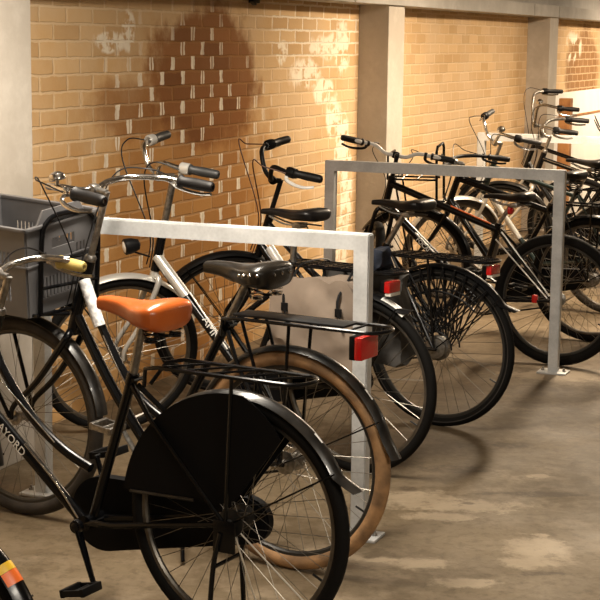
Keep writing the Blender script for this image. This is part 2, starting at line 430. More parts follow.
def rack(root, xf, xr, z, w=.07, m='black', plate=False, bars=4, diag=False, axle=(0,.35), droop=0., rear=.05, grid=False, feet=(0.0,-.12)):
    bm = NB()
    n = 8; pts = [(xf+.03, .015, z-.07), (xf, w*.8, z-.01), (xf-.05, w, z)]
    pts += [(xr+rear, w, z+droop)]
    for i in range(1, n): a = PI/2*i/n*2; pts.append((xr+rear-rear*math.sin(a), w*math.cos(a), z+droop))
    pts += [(xr+rear, -w, z+droop), (xf-.05, -w, z), (xf, -w*.8, z-.01), (xf+.03, -.015, z-.07)]
    tube(bm, pts, .0062, 8)
    for i in range(bars):
        x = xf-.06+(xr+rear-(xf-.06))*(i+.5)/bars; d = .05 if diag else 0
        tube(bm, [(x+d,w,z+.001),(x-d,-w,z+.001)], .0035, 6)
    if grid:
        for y in (-w*.5, 0, w*.5): tube(bm, [(xf-.05,y,z+.002),(xr+.01,y,z+.002)], .0035, 6)
    r = obj('luggage_rack', bm, M[m], root)
    if plate:
        bm = NB(); box(bm, ((xf+xr)/2+.05, 0, z+.006), (abs(xf-xr)-.16, w*1.3, .008), bev=.003); obj('rack_plate', bm, M['satin'], r)
    bm = NB()
    for s in (1,-1):
        for f in feet: tube(bm, [(axle[0], s*.062, axle[1]), (xf-.08+f-(.05 if f else 0), s*w, z-.004)], .0055, 6)
    obj('rack_legs', bm, M[m], r)
    return r

def text_on(parent, txt, size, m, mx):
    cu = bpy.data.curves.new('lettering', 'FONT'); cu.body = txt; cu.size = size; cu.extrude = .0006; cu.align_x = 'CENTER'; cu.align_y = 'CENTER'
    t = bpy.data.objects.new('lettering_curve', cu); COL.objects.link(t)
    bpy.context.view_layer.update()
    me = bpy.data.meshes.new_from_object(t.evaluated_get(bpy.context.evaluated_depsgraph_get()))
    bpy.data.objects.remove(t)
    me.materials.clear(); me.materials.append(M[m])
    o = bpy.data.objects.new('lettering', me); COL.objects.link(o); o.parent = parent; o.matrix_local = mx
    return o
def along(p, q, side=1):
    """matrix: text runs from p to q in the x-z plane, facing +y side (camera side)"""
    p, q = V(p), V(q); x = (q-p).normalized(); nrm = V((0,side,0)); y = nrm.cross(x).normalized()
    m3 = Matrix((x, y, nrm)).transposed()
    return Matrix.Translation((p+q)/2) @ m3.to_4x4()

def bicycle(pos, head, lean, steer, label, sp):
    g = sp.get
    root = empty('bicycle', (pos[0], pos[1], 0), (0,0,0))
    root.matrix_world = Matrix.Translation((pos[0],pos[1],0)) @ Matrix.Rotation(rad(head),4,'Z') @ Matrix.Rotation(rad(lean),4,'X')
    root.location = (pos[0], pos[1], 0)
    tag(root, label, 'bicycle', 'bicycles parked at the racks')
    R = g('R', .35); tr = g('tr', .02); wb = g('wb', 1.1); bb = V((g('bb', (.5,.28))[0], 0, g('bb', (.5,.28))[1]))
    fm = g('frame_m', 'black')
    fr_axle = V((wb,0,R)); rr_axle = V((0,0,R))
    hb, ht = [V((p[0],0,p[1])) for p in g('head', ((.89,.70),(.80,.91)))]
    st = V((g('st', (.24,.76))[0], 0, g('st', (.24,.76))[1]))
    ax = (ht-hb).normalized()
    SM = Matrix.Translation(hb) @ Matrix.Rotation(rad(steer), 4, ax) @ Matrix.Translation(-hb)
    # frame
    bm = NB()
    fr = g('fr', .0155)
    cyl(bm, hb-ax*.005, ht+ax*.005, fr*1.25, 14)
    cyl(bm, bb, st, fr*.95, 12)
    tube(bm, [bb+V((0,-.04,0)), bb+V((0,.04,0))], .022, 14)
    for path, r in g('tubes', ()):
        tube(bm, [V((q[0],0,q[1])) for q in path], r, 12, sm=6 if len(path) > 2 else 0)
    for s in (1,-1):
        tube(bm, [bb+V((0,s*.03,0)), bb+V((-.1,s*.045,.01)), rr_axle+V((.02,s*.062,0)), rr_axle+V((-.012,s*.062,0))], [.010,.007], 8)
        sa = g('stay_top', None); sa = V((sa[0],0,sa[1])) if sa else st+V((-.005,0,-.03))
        tube(bm, [sa+V((0,s*.012,0)), sa.lerp(rr_axle,.22)+V((0,s*.04,0)), rr_axle+V((0,s*.062,0))], [.0085,.0065], 8)
    frame = obj('frame', bm, M[fm], root)
    for path, r, m2, nm in g('accents', ()):
        bm = NB(); tube(bm, [V((q[0],q[2] if len(q) > 2 else 0,q[1])) for q in path], r, 10, sm=5 if len(path) > 2 else 0); obj(nm, bm, M[m2], frame)
    for txt, size, p, q, off in g('text', ()):
        text_on(frame, txt, size, 'white', along((p[0],off,p[1]), (q[0],off,q[1])))
    # seat post + saddle
    sx, sz = g('sad', (.17,.95)); bm = NB()
    cyl(bm, st, V((sx-.01,0,sz-.06)), .0125, 12)
    seatpost = obj('seat_post', bm, M[g('post_m','steel')], root)
    bm = NB(); cyl(bm, st-(st-bb).normalized()*.03, st+(st-bb).normalized()*.004, fr*1.15, 12); cyl(bm, st+V((-.015,-.022,-.012)), st+V((-.015,.022,-.012)), .006, 8)
    obj('seat_clamp', bm, M[g('clamp_m', 'black')], seatpost)
    saddle(root, (sx, sz), g('sad_m','saddle'), **g('sad_k', {}))
    # wheels
    MR = Matrix.Translation(rr_axle)
    wr = wheel(root, 'rear_wheel', MR, R, tr, g('tyre','rubber'), g('rim','rim'), g('hub_r',.03), g('hub_m','steel'), drum=g('drum',0), whitewall=g('ww'), bright=g('bright',0))
    FM = SM @ Matrix.Translation(fr_axle)
    wheel(root, 'front_wheel', FM, R, tr, g('tyre_f', g('tyre','rubber')), g('rim_f', g('rim','rim')), .02, 'steel', whitewall=g('ww'), bright=g('bright_f',0))
    # fork
    bm = NB(); crown = hb-ax*.02
    cyl(bm, hb, crown-ax*.012, .018, 12)
    for s in (1,-1):
        mid = crown.lerp(fr_axle, .55)+V((-.012,s*.052,0))
        tube(bm, [crown+V((0,s*.014,-.004)), crown+V((0,s*.045,-.03)), mid, fr_axle+V((-.012,s*.054,.05)), fr_axle+V((0,s*.054,0))], [.014,.008], 10, sm=5)
    obj('fork', bm, M[g('fork_m', fm)], root, SM.copy())
    # stem and bar
    sh = g('stem', .12); sf = g('stem_f', .05); top = ht+ax*sh; bc = top+V((sf,0,.005))
    bm = NB(); cyl(bm, ht, top, g('stem_r',.0115), 12); tube(bm, [top-ax*.005, bc], .0125, 10); lathe(bm, [(.017,-.018),(.019,-.01),(.019,.01),(.017,.018)], 14, c=bc)
    lathe(bm, [(.02,0),(.021,.012),(.016,.02)], 14, d=ax, c=ht)
    stem = obj('stem', bm, M[g('stem_m','steel')], root, SM.copy())
    W = g('bar_w', .30); back = g('bar_b', .27); rise = g('bar_r', .02); kind = g('bar', 'swept')
    def barpt(s):
        if kind == 'swept':
            return [bc+V((0,0,0)), bc+V((.02,s*.05,0)), bc+V((.035,s*.13,rise*.6)), bc+V((.01,s*.22,rise)), bc+V((-.08,s*(W-.03),rise)), bc+V((-back+.12,s*W,rise-.01)), bc+V((-back,s*(W+.01),rise-.025))]
        if kind == 'high':
            return [bc, bc+V((.01,s*.04,.02)), bc+V((.0,s*.10,rise*.8)), bc+V((-.03,s*.18,rise)), bc+V((-.09,s*(W-.04),rise)), bc+V((-back+.11,s*W,rise-.01)), bc+V((-back,s*(W+.01),rise-.02))]
        if kind == 'trek':
            return [bc, bc+V((.02,s*.05,rise*.3)), bc+V((.02,s*.11,rise)), bc+V((-.02,s*.19,rise)), bc+V((-.075,s*(W-.045),rise-.005)), bc+V((-.15,s*(W+.02),rise-.015))]
        return [bc, bc+V((0,s*.06,.0)), bc+V((.0,s*.12,rise)), bc+V((-.015,s*.2,rise)), bc+V((-.03,s*(W-.1),rise)), bc+V((-.04,s*(W-.04),rise)), bc+V((-.05,s*W,rise))]
    pl = smoothpath(barpt(1), 6); pr = smoothpath(barpt(-1), 6)
    bm = NB(); tube(bm, pr[::-1]+pl[1:], .0108, 10)
    bar = obj('handlebar', bm, M[g('bar_m','chrome')], root, SM.copy())
    for s, pp in ((1,pl),(-1,pr)):
        e = pp[-1]; i = len(pp)-1; acc = 0
        while acc < g('grip_l', .125): acc += (pp[i]-pp[i-1]).length; i -= 1
        d = (e-pp[i]).normalized()
        bm = NB(); L = g('grip_l', .125)
        gr = g('grip_r', .0165)
        lathe(bm, [(gr*1.15,-L),(gr*1.25,-L+.006),(gr*.95,-L+.016),(gr*1.08,-L*.5),(gr,-.012),(gr*.98,-.002),(gr*.8,.004),(gr*.45,.005),(gr*.42,-.002)], 16, d=d, c=e)
        obj('grip', bm, M[g('grip_m','grip')], bar)
        if g('shifter'):
            bm = NB(); lathe(bm, [(.02,-.005),(.024,0),(.024,.03),(.02,.036)], 18, d=-d, c=e-d*(L+.002)); obj('twist_shifter', bm, M['silver' if g('shifter') == 2 else 'plastic'], bar)
        if g('levers', True):
            q = e-d*(L+.03); fwd = V((-d.y*s, d.x*s, 0)).normalized() if True else None
            side = V((0,0,1)).cross(d)*(-s); side.normalize()
            o1 = side*.026+V((0,0,-.024)); bm = NB()
            tube(bm, [q, q+o1, q+o1*1.5+d*.04, q+o1*1.6+d*.09, q+o1*1.25+d*.135], [.0095,.0065], 8, sm=4, flat=.7)
            lathe(bm, [(.015,-.008),(.016,0),(.015,.008)], 14, d=d, c=q)
            obj('brake_lever', bm, M[g('lever_m','chrome')], bar)
            bm = NB(); h0 = q+side*.02
            cab = [h0, h0-d*.08+V((.03,0,.02)), h0.lerp(ht, .45)+V((.12,s*.02,g('cab_up',.05))), ht+V((.05,s*.025,-.0)), hb+V((.03,s*.02,.02))]
            tube(bm, cab, g('cab_r', .0026), 6, sm=7); obj('brake_cable', bm, M[g('cable_m','cable')], bar)
    if g('bell'):
        bm = NB(); p = pl[int(len(pl)*g('bell'))]+V((0,0,.032)); lathe(bm, [(.026,-.008),(.027,0),(.024,.010),(.014,.017),(.001,.02)], 20, d=(.3,0,1), c=p); cyl(bm, p-V((0,0,.03)), p, .006, 8); obj('bell', bm, M['chrome'], bar)
    if g('thumb'):
        bm = NB(); p = pl[-1]-(pl[-1]-pl[-4]).normalized()*.15; lathe(bm, [(.018,0),(.018,.012),(.01,.015)], 14, 'Z', c=p+V((0,0,.012))); tube(bm, [p+V((0,0,.02)), p+V((-.02,-.02,.045))], .004, 6); obj('gear_lever', bm, M['plastic'], bar)
    # lamp
    lp = g('lamp')
    if lp:
        bm = NB(); c = V((lp[0],0,lp[1])); lathe(bm, [(.008,-.045),(.022,-.038),(.032,-.01),(.034,.02),(.030,.024)], 20, d=(1,0,-.05), c=c); cyl(bm, c-V((.0,0,.02)), V((hb.x+.02,0,c.z-.06)), .004, 6)
        l = obj('headlamp', bm, M[g('lamp_m','chrome')], root, SM.copy())
        bm = NB(); lathe(bm, [(.029,.02),(.02,.027),(.001,.03)], 20, d=(1,0,-.05), c=c); obj('lens', bm, M['clear'], l)
    # fenders
    fe = g('fend')
    if fe:
        f = fender(root, 'rear_fender', fe['m'], MR, R+.018, fe.get('r0',15), fe.get('r1',168), fe.get('w',.052), flap=fe.get('flap',0), n=48)
        for a in fe.get('stays', (150,)): stays(f, fe.get('sm','black'), a, R+.008)
        for a0, a1, m2, nm in fe.get('marks', ()):
            fender(f, nm, m2, None, R+.0195, a0, a1, fe.get('w',.052)*fe.get('mw',.8), n=5)
        f = fender(root, 'front_fender', fe.get('mf',fe['m']), FM, R+.018, fe.get('f0',35), fe.get('f1',175), fe.get('w',.052), tip=fe.get('tip',0))
        for a in fe.get('fstays', (60,170)): stays(f, fe.get('sm','black'), a, R+.008)
    # coat guard
    cg = g('guard')
    if cg == 'panel':
        for s in (1,-1):
            bm = NB(); poly = []
            for i in range(0,20): a = rad(7+(96-7)*i/19); poly.append((math.cos(a)*(R+.012), R+math.sin(a)*(R+.012)))
            for i in range(0,6): a = rad(100+22*i/5); q = R+.002-.055*(i/5); poly.append((math.cos(a)*q, R+math.sin(a)*q))
            poly += [(-.07,R+.14),(-.015,R+.065),(.03,R+.05),(.12,R+.045)]
            prism(bm, poly, s*.031, s*.034); o = obj('coat_guard', bm, M['guard'], root, smooth=False)
            bm = NB(); tube(bm, [(.335,s*.036,R+.042),(.12,s*.036,R+.047)], .005, 6); obj('guard_edge_strip', bm, M['worn'], o)
    elif cg == 'net':
        for s in (1,-1):
            bm = NB(); N = 13
            for i in range(N):
                a = rad(20+110*i/(N-1))
                for da in (-34, 34):
                    b2 = rad(min(170,max(0,20+110*i/(N-1)+da))); h = .075
                    tube(bm, [(math.cos(a)*(R+.006), s*.033, R+math.sin(a)*(R+.006)), (math.cos(b2)*h, s*.04, R+math.sin(b2)*h)], .0036, 5)
            tube(bm, [(math.cos(rad(a))*(R-.1), s*.035, R+math.sin(rad(a))*(R-.1)) for a in range(15,140,6)], .0045, 5)
            tube(bm, [(math.cos(rad(a))*.075, s*.04, R+math.sin(rad(a))*.075) for a in range(0,181,10)], .004, 5)
            obj('coat_guard_net', bm, M['plastic'], root)
    # chain side
    cc = g('chaincase')
    if cc:
        r1, r2, ex, ez = cc; bm = NB()
        c1 = (bb.x+.0, bb.z+.005); c2 = (ex, ez)
        d = math.atan2(c2[1]-c1[1], c2[0]-c1[0]); L = math.hypot(c2[0]-c1[0], c2[1]-c1[1]); al = math.acos((r1-r2)/L)
        poly = []
        for i in range(25): a = d+al+(2*PI-2*al)*i/24; poly.append((c1[0]+r1*math.cos(a), c1[1]+r1*math.sin(a)))
        for i in range(13): a = d-al+(2*al)*i/12; poly.append((c2[0]+r2*math.cos(a), c2[1]+r2*math.sin(a)))
        prism(bm, poly, -.085, -.048); bmesh.ops.bevel(bm, geom=[e for e in bm.edges if abs(e.verts[0].co.y-e.verts[1].co.y) < 1e-5], offset=.006, segments=2, affect='EDGES')
        obj('chaincase', bm, M[g('cc_m','guard')], root)
    else:
        bm = NB(); lathe(bm, [(.088,-.058),(.092,-.056),(.092,-.054),(.088,-.052),(.076,-.052),(.076,-.058)], 36, c=(bb.x,0,bb.z), closedprof=True)
        for i in range(5): a = 2*PI*i/5; tube(bm, [(bb.x,-.055,bb.z),(bb.x+.08*math.cos(a),-.055,bb.z+.08*math.sin(a))], .007, 6)
        ch = obj('chainring', bm, M['steel'], root)
        bm = NB()
        for zz in (1,-1): tube(bm, [(bb.x,-.055,bb.z+zz*.092),(0,-.05,R+zz*.036)], .0045, 5)
        obj('chain', bm, M['plastic'], ch)
    ca = rad(g('crank', -95)); cl = .17
    for s in (1,-1):
        d = V((math.cos(ca), 0, math.sin(ca)))*s; y = s*.075 if s > 0 else -.098
        bm = NB(); o0 = bb+V((0,y-s*.03,0)); e = bb+d*cl+V((0,y+s*.008,0))
        tube(bm, [bb+V((0,y,0)), e], [.0145,.010], 10, flat=.6); lathe(bm, [(.019,-.008),(.021,0),(.019,.010)], 18, c=bb+V((0,y,0)))
        if s > 0: lathe(bm, [(.013,.0),(.013,.006),(.009,.008)], 16, c=bb+V((0,y+.006,0)))
        cr = obj('crank', bm, M[g('crank_m','black')], root)
        bm = NB(); pc = e+V((0,s*.06,0)); cyl(bm, e-V((0,s*.01,0)), e+V((0,s*.10,0)), .006, 8)
        pm = Matrix.Rotation(rad(g('ped_a',-8)), 3, 'Y')
        for k in (-1,1):
            v = pm @ V((k*.036,0,0)); box(bm, pc+v, (.014,.088,.024), pm, bev=.003)
        for k in (-1,1): box(bm, pc+V((0,k*.04,0)), (.075,.008,.018), pm)
        obj('pedal', bm, M[g('ped_m','plastic')], cr)
        if g('ped_refl'):
            bm = NB(); v = pm @ V((.044,0,0)); box(bm, pc+v, (.003,.06,.016), pm); obj('pedal_reflector', bm, M['clear'], cr)
    # stand
    ks = g('stand')
    if ks == 'double':
        bm = NB()
        for s in (1,-1): tube(bm, [(.01,s*.07,R-.02),(.03,s*.075,R-.12),(.04,s*.1,.012),(.10,s*.11,.006)], .0075, 8, sm=4)
        tube(bm, [(.03,-.075,R-.12),(.03,.075,R-.12)], .006, 8)
        box(bm, (0,.067,R-.03), (.07,.006,.09), bev=.002)
        box(bm, (0,-.067,R-.03), (.07,.006,.09), bev=.002)
        obj('kickstand', bm, M['black'], root)
    elif ks:
        bm = NB(); x0 = ks
        tube(bm, [(x0,.03,bb.z+.01),(x0-.05,.07,bb.z-.09),(x0-.12,.16,.012)], [.009,.007], 8, sm=4); obj('kickstand', bm, M[g('stand_m','black')], root)
    rk = g('rack')
    if rk: rack(root, axle=(0,R), **rk)
    li = g('light')
    if li:
        x, z = li[:2]; w = li[2] if len(li) > 2 else .05; h = li[3] if len(li) > 3 else .045
        bm = NB(); box(bm, (x+.022,0,z), (.022,w*1.55,h*1.02), bev=.004); l = obj('rear_lamp_housing', bm, M['plastic'], root)
        bm = NB(); box(bm, (x,0,z), (.026,w*1.7,h), bev=.007); obj('red_lens', bm, M['red'], l)
        if len(li) > 4: bm = NB(); box(bm, (x-.002,0,z-h*.62), (.026,w*1.5,h*.3), bev=.004); obj('clear_lens', bm, M['clear'], l)
    dy = g('dynamo')
    return root, SM

def add(root, name, bm, m, mx=None): return obj(name, bm, M[m], root, mx)

# ------------------------------------------------------------------ setting
th = 0.386
Wd = V((0.37649, 0.92642, 0)); Nn = V((-0.92642, 0.37649, 0)); D = 3.523
ROT = Matrix((( -Wd.x*-1, Nn.x, 0), (Wd.y, Nn.y, 0), (0, 0, 1)))    # columns: along wall, toward wall, up
ROT4 = ROT.to_4x4()
def wobj(name, bm, m):     # object laid in wall coordinates (x = s along wall, y = distance, z up)
    o = obj(name, bm, m, smooth=False); o.matrix_world = ROT4; return o
CZ = 2.42; BZ = 1.88
bm = NB(); box(bm, (10, D+.15, CZ/2), (34, .30, CZ)); struct(wobj('wall_left', bm, M['brick']))
bm = NB(); box(bm, (10, D-4.3, -.1), (34, 9.2, .2)); o = struct(wobj('floor', bm, M['concrete']))
o.data.materials[0] = floor_mat()
# the floor's texture uses world-like coordinates: keep mesh in world axes
o.data.transform(ROT4); o.matrix_world = Matrix.Identity(4)
bm = NB(); box(bm, (10, D-4.3, CZ+.1), (34, 9.2, .2)); struct(wobj('ceiling', bm, M['ceiling']))
bm = NB(); box(bm, (10, D-8.75, CZ/2), (34, .3, CZ)); struct(wobj('wall_right', bm, M['concrete']))
bm = NB(); box(bm, (26.9, D-4.3, CZ/2), (.2, 8.6, CZ)); struct(wobj('wall_far', bm, M['concrete']))
bm = NB(); box(bm, (-6.9, D-4.3, CZ/2), (.2, 8.6, CZ)); struct(wobj('wall_back', bm, M['concrete']))
for i, s0 in enumerate((.77, 5.19, 9.60, 13.90, 18.2, 22.5)):
    bm = NB(); box(bm, (s0+(.155 if i != 1 else .01), D-.10, BZ/2+.02), (.31 if i != 1 else .37, .20, BZ+.04), bev=.004)
    wobj('concrete_column', bm, M['concrete'])
    o = bpy.data.objects[-1] if False else None
for o in [o for o in COL.objects if o.name.startswith('concrete_column')]: struct(o)
# edge beam of cast segments along the wall, upper ledge stepping back
bm = NB()
for s0, s1 in ((-6.7,.3),(.32,4.6),(4.62,8.9),(8.92,13.2),(13.22,14.1),(14.12,26.7)):
    box(bm, ((s0+s1)/2, D-.115, BZ+.05), (s1-s0, .23, .10), bev=.004)
box(bm, (10, D-.06, BZ+.32), (33.4, .12, .46))
o = struct(wobj('trim_1', bm, M['ceiling']))
bm = NB()
for s0 in (9.2, 13.6, 17.9, 4.9, .5):
    box(bm, (s0, D-4.4, CZ-.06), (.30, 8.2, .14))
o = struct(wobj('trim_2', bm, M['ceiling']))

# ------------------------------------------------------------------ racks
def bike_rack(x, y, label, L=1.233, H=1.034, hd=157.88, th_=.05):
    root = empty('bicycle_rack', (x, y, 0), (0,0,rad(hd))); tag(root, label, 'bicycle rack', 'square steel bicycle racks')
    t = th_; bm = NB(); hh = t/2
    # one continuous mitred square tube: post, beam, post
    outer = [(-hh,0),(-hh,H),(L+hh,H),(L+hh,0),(L-hh,0),(L-hh,H-t),(hh,H-t),(hh,0)]
    prism(bm, outer, -hh, hh)
    bmesh.ops.bevel(bm, geom=bm.edges[:], offset=.004, segments=2, affect='EDGES')
    obj('bent_square_tube', bm, M['galv'], root)
    for px in (0, L):
        bm = NB(); box(bm, (px,0,.005), (.15,.11,.010), bev=.003); b = obj('base_plate', bm, M['galv'], root)
        for sx in (-1,1):
            bm = NB(); lathe(bm, [(.009,.010),(.009,.018),(.005,.019),(.005,.028),(.001,.028)], 8, 'Z', c=(px+sx*.055,0,0)); obj('bolt', bm, M['steel'], b)
    return root
bike_rack(.210, 5.208, 'galvanised square-tube rack nearest the camera, between the tan-tyred bicycle and the canvas-bag bicycle')
bike_rack(1.296, 7.969, 'galvanised square-tube rack in the middle, its right post in front of the fat-tyred mountain bike')
bike_rack(2.40, 10.75, 'pale galvanised rack furthest back, only its white top beam showing by the second column')

# ------------------------------------------------------------------ bicycles
REG = dict
A = REG(R=.35, tr=.0205, wb=1.20, bb=(.495,.27), head=((.925,.60),(.835,.85)), st=(.348,.72), sad=(.325,.935),
    tubes=[([(.92,.595),(.52,.255)],.0175), ([(.865,.77),(.822,.683),(.714,.55),(.60,.468),(.50,.425)],.0145)],
    accents=[([(.735,.467,.012),(.62,.365,.012),(.525,.278,.03)],.0032,'chrome','brake_rod'), ([(.83,.66,.015),(.714,.565,.015),(.62,.488,.015)],.0022,'chrome','tube_highlight_strip')],
    text=[('AYORD', .036, (.845,.531),(.715,.421), .0178)],
    frame_m='black', tyre='rubber', rim='rim', ww=None, sad_m='orange', sad_k=dict(L=.262, W=.11, springs=True, tilt=2, undm='plastic', thick=1.75),
    bar='swept', bar_b=.11, bar_w=.27, bar_r=.02, stem=.12, grip_m='gum', grip_l=.09, grip_r=.018, levers=True,
    fend=dict(m='worn', r0=30, r1=160, flap=.045, stays=(150,), w=.056, marks=[(131,136,'white','white_fender_mark')], mw=.35), guard='panel', chaincase=(.112,.066,-.005,.335), stand='double',
    rack=dict(xf=.27, xr=-.235, z=.765, w=.065, bars=5, diag=True, feet=(-.16,)), crank=-112, ped_a=12, hub_r=.032, bright=(221,252), hub_m='worn')
bicycle((-.166,4.244), 150.5, 0, 0, 'black omafiets with orange saddle and solid black coat guard, nearest whole bicycle', A)

B = REG(R=.352, tr=.024, wb=1.09, bb=(.51,.27), head=((.855,.70),(.785,.925)), st=(.235,.775), sad=(.175,.965),
    tubes=[([(.84,.735),(.70,.51),(.52,.28)],.0175), ([(.80,.88),(.745,.72),(.60,.50),(.44,.40)],.0145)],
    accents=[([(.80,.86,.012),(.765,.78,.014),(.735,.71,.014)],.021,'wrap','plastic_wrapping'), ([(.72,.68,.016),(.64,.545,.016),(.55,.44,.016)],.003,'chrome','tube_highlight_strip')],
    frame_m='black', tyre='tan', tyre_f='greyrubber', rim='darkrim', sad_m='leather', sad_k=dict(L=.28, W=.11, springs=True, rivets=True, tilt=0, thick=1.7),
    bar='swept', bar_b=.27, bar_w=.29, bar_r=.025, stem=.245, stem_f=.055, grip_m='grip', grip_r=.019, bell=.62, shifter=0, cab_up=.12,
    fend=dict(m='worn', r0=25, r1=171, flap=.02, stays=(152,), w=.06, f0=60, f1=172, fstays=(), marks=[(135,141,'white','white_fender_mark')], mw=.4),
    rack=dict(xf=.22, xr=-.34, z=.80, w=.07, plate=True, bars=4), light=(-.262,.745,.066,.072), crank=55, ped_m='steel', stand=.42, chaincase=None, crank_m='steel')
rb, smb = bicycle((-.024,4.874), 149.8, 0, 0, 'black bicycle with tan rear tyre, riveted dark saddle and grey crate in front', B)
# front carrier of the tan-tyred bicycle
bm = NB()
tube(bm, [(.875,.15,.75),(.865,.15,1.00),(.865,.12,1.06),(.865,.06,1.08),(.865,-.06,1.08),(.865,-.12,1.06),(.865,-.15,1.00),(.875,-.15,.75)], .0085, 8, sm=4)
tube(bm, [(.868,-.15,.93),(.868,.15,.93)], .006, 8); tube(bm, [(.87,-.15,.84),(.87,.15,.84)], .006, 8)
for y in (-.17,-.06,.06,.17): tube(bm, [(.87,y,.752),(1.28,y,.752)], .006, 8)
for x in (.88,1.02,1.15,1.28): tube(bm, [(x,-.17,.752),(x,.17,.752)], .006, 8)
for s in (1,-1):
    tube(bm, [(1.26,s*.12,.75),(1.09,s*.062,.36)], .007, 8); tube(bm, [(.90,s*.13,.75),(.86,s*.02,.74)], .007, 8)
obj('front_carrier', bm, M['black'], rb)

C_ = REG(R=.35, tr=.02, wb=1.16, bb=(.50,.28), head=((.985,.71),(.945,.87)), st=(.30,.80), sad=(.30,1.005),
    tubes=[([(.975,.755),(.70,.49),(.51,.29)],.021), ([(.66,.47),(.33,.72)],.012)],
    accents=[([(.975,.765),(.82,.61)],.0235,'silver','silver_tube_section'), ([(.79,.635,.02),(.60,.42,.02)],.0035,'whitep','white_stripe')],
    text=[('AMN', .05, (.74,.57),(.62,.42), .0225)],
    frame_m='black', fork_m='silver', tyre='rubber', rim='rim', ww=None, sad_m='saddle', sad_k=dict(L=.28, W=.09, springs=False, tilt=0),
    bar='trek', bar_w=.28, bar_r=.09, stem=.245, stem_f=.07, stem_r=.015, grip_m='greygrip', grip_l=.12, grip_r=.018, shifter=2, cab_up=.1, cab_r=.003,
    fend=dict(m='plastic', mf='silver', r0=25, r1=128, flap=.03, w=.056, f0=50, f1=160, fstays=(60,), stays=(120,), marks=[(108,126,'white','white_reflective_strip')], mw=.9),
    rack=dict(xf=.36, xr=-.2, z=.80, w=.075, bars=6, grid=True), light=(-.15,.745,.05,.045,1), crank=-70, stand=.40, lamp=(1.09,.83), lamp_m='plastic', chaincase=(.09,.05,.02,.35))
rc, smc = bicycle((.222,6.03), 147, 0, 58, 'bicycle with silver front fender, twisted handlebar and beige canvas pannier', C_)

D_ = REG(R=.35, tr=.021, wb=1.10, bb=(.50,.28), head=((.94,.68),(.875,.87)), st=(.27,.78), sad=(.20,.975),
    tubes=[([(.92,.72),(.70,.47),(.51,.29)],.021), ([(.89,.83),(.62,.60),(.40,.50)],.016)],
    accents=[([(.87,.72,.012),(.76,.585,.012)],.022,'whitep','white_tube_section')],
    frame_m='black', fork_m='black', tyre='rubber', rim='darkrim', ww='greyrubber', drum=.055, sad_m='saddle', sad_k=dict(L=.28, W=.10, springs=False, tilt=0),
    bar='trek', bar_w=.27, bar_r=.10, grip_r=.018, stem=.17, stem_f=.04, stem_m='plastic', bar_m='plastic', grip_m='grip', lever_m='whitep', shifter=1, cable_m='browncable', cab_up=.16, cab_r=.003,
    fend=dict(m='plastic', r0=25, r1=152, flap=.05, w=.06, fstays=(60,), stays=(140,), marks=[(128,136,'clear','clear_reflector')], mw=.35), guard='net',
    rack=dict(xf=.28, xr=-.26, z=.745, w=.08, bars=7, grid=True), light=(-.24,.71,.055,.04,1), crank=-120, stand=.42)
rd, smd = bicycle((.61,6.803), 149, 0, 48, 'black bicycle with net coat guard, drum brake hub and tall black handlebar', D_)

E_ = REG(R=.345, tr=.027, wb=1.12, bb=(.44,.31), head=((.99,.78),(.957,.92)), st=(.335,.72), sad=(.28,.88),
    tubes=[([(.995,.795),(.45,.32)],.024), ([(.965,.90),(.345,.69)],.019)],
    accents=[([(.80,.645,.022),(.56,.435,.022)],.004,'silver','silver_stripe'), ([(.31,.68,.02),(.02,.37,.062)],.0055,'silver','silver_seat_stay'), ([(.34,.64,.02),(.03,.36,.066)],.004,'silver','silver_stay_edge'), ([(.60,.80,.018),(.37,.72,.018)],.004,'amber','orange_highlight')],  # the orange line paints the highlight on the top tube's edge
    text=[('FOCAL', .032, (.84,.66),(.66,.50), .0255)],
    frame_m='black', tyre='rubber', rim='darkrim', sad_m='saddle', sad_k=dict(L=.27, W=.075, springs=False, tilt=-2),
    bar='flat', bar_b=.1, bar_w=.31, bar_r=.03, stem=.135, stem_f=.06, stem_m='plastic', bar_m='whitep', grip_m='grip', lever_m='plastic', cab_up=.05, crank=-20, stay_top=(.33,.69))
re_, sme = bicycle((1.331,8.157), 152, 0, -58, 'black mountain bike with white handlebar and fat tyres behind the middle rack post', E_)
bm = NB(); box(bm, (.10,.055,.35), (.03,.03,.045), bev=.01); obj('red_reflector', bm, M['red'], re_)
bm = NB(); lathe(bm, [(.01,0),(.022,.005),(.022,.022),(.012,.03)], 16, d=(-1,0,0), c=(.285,0,.795)); obj('seat_post_lamp', bm, M['red'], re_)

F_ = REG(R=.35, tr=.021, wb=1.10, bb=(.50,.28), head=((.885,.71),(.81,.92)), st=(.25,.76), sad=(.19,.95),
    tubes=[([(.87,.75),(.51,.29)],.017), ([(.83,.88),(.26,.72)],.015)],
    accents=[([(.80,.66,.01),(.62,.43,.01)],.018,'silver','silver_tube_section')],
    frame_m='green', fork_m='silver', tyre='greyrubber', rim='rim', sad_m='saddle', sad_k=dict(springs=True),
    bar='trek', bar_w=.29, bar_r=.10, stem=.12, stem_f=.05, grip_m='greygrip', shifter=1, bell=.4, cab_up=.1,
    fend=dict(m='silver', r0=25, r1=165, w=.055), rack=dict(xf=.24, xr=-.32, z=.77, w=.07, bars=5), light=(-.33,.73), crank=30, chaincase=(.09,.05,.02,.35))
rf, smf = bicycle((1.93,9.75), 150, 0, 55, 'silver-fendered bicycle with silver fork, second behind the mountain bike', F_)
G_ = dict(F_); G_.update(frame_m='black', fend=dict(m='worn', r0=25, r1=165, w=.055), tyre='rubber', ww='greyrubber', bar_m='steel', bar='high', bar_r=.08, grip_m='grip', accents=[([(.82,.88,.01),(.40,.77,.01)],.0045,'chrome','chrome_strip')], bell=0)
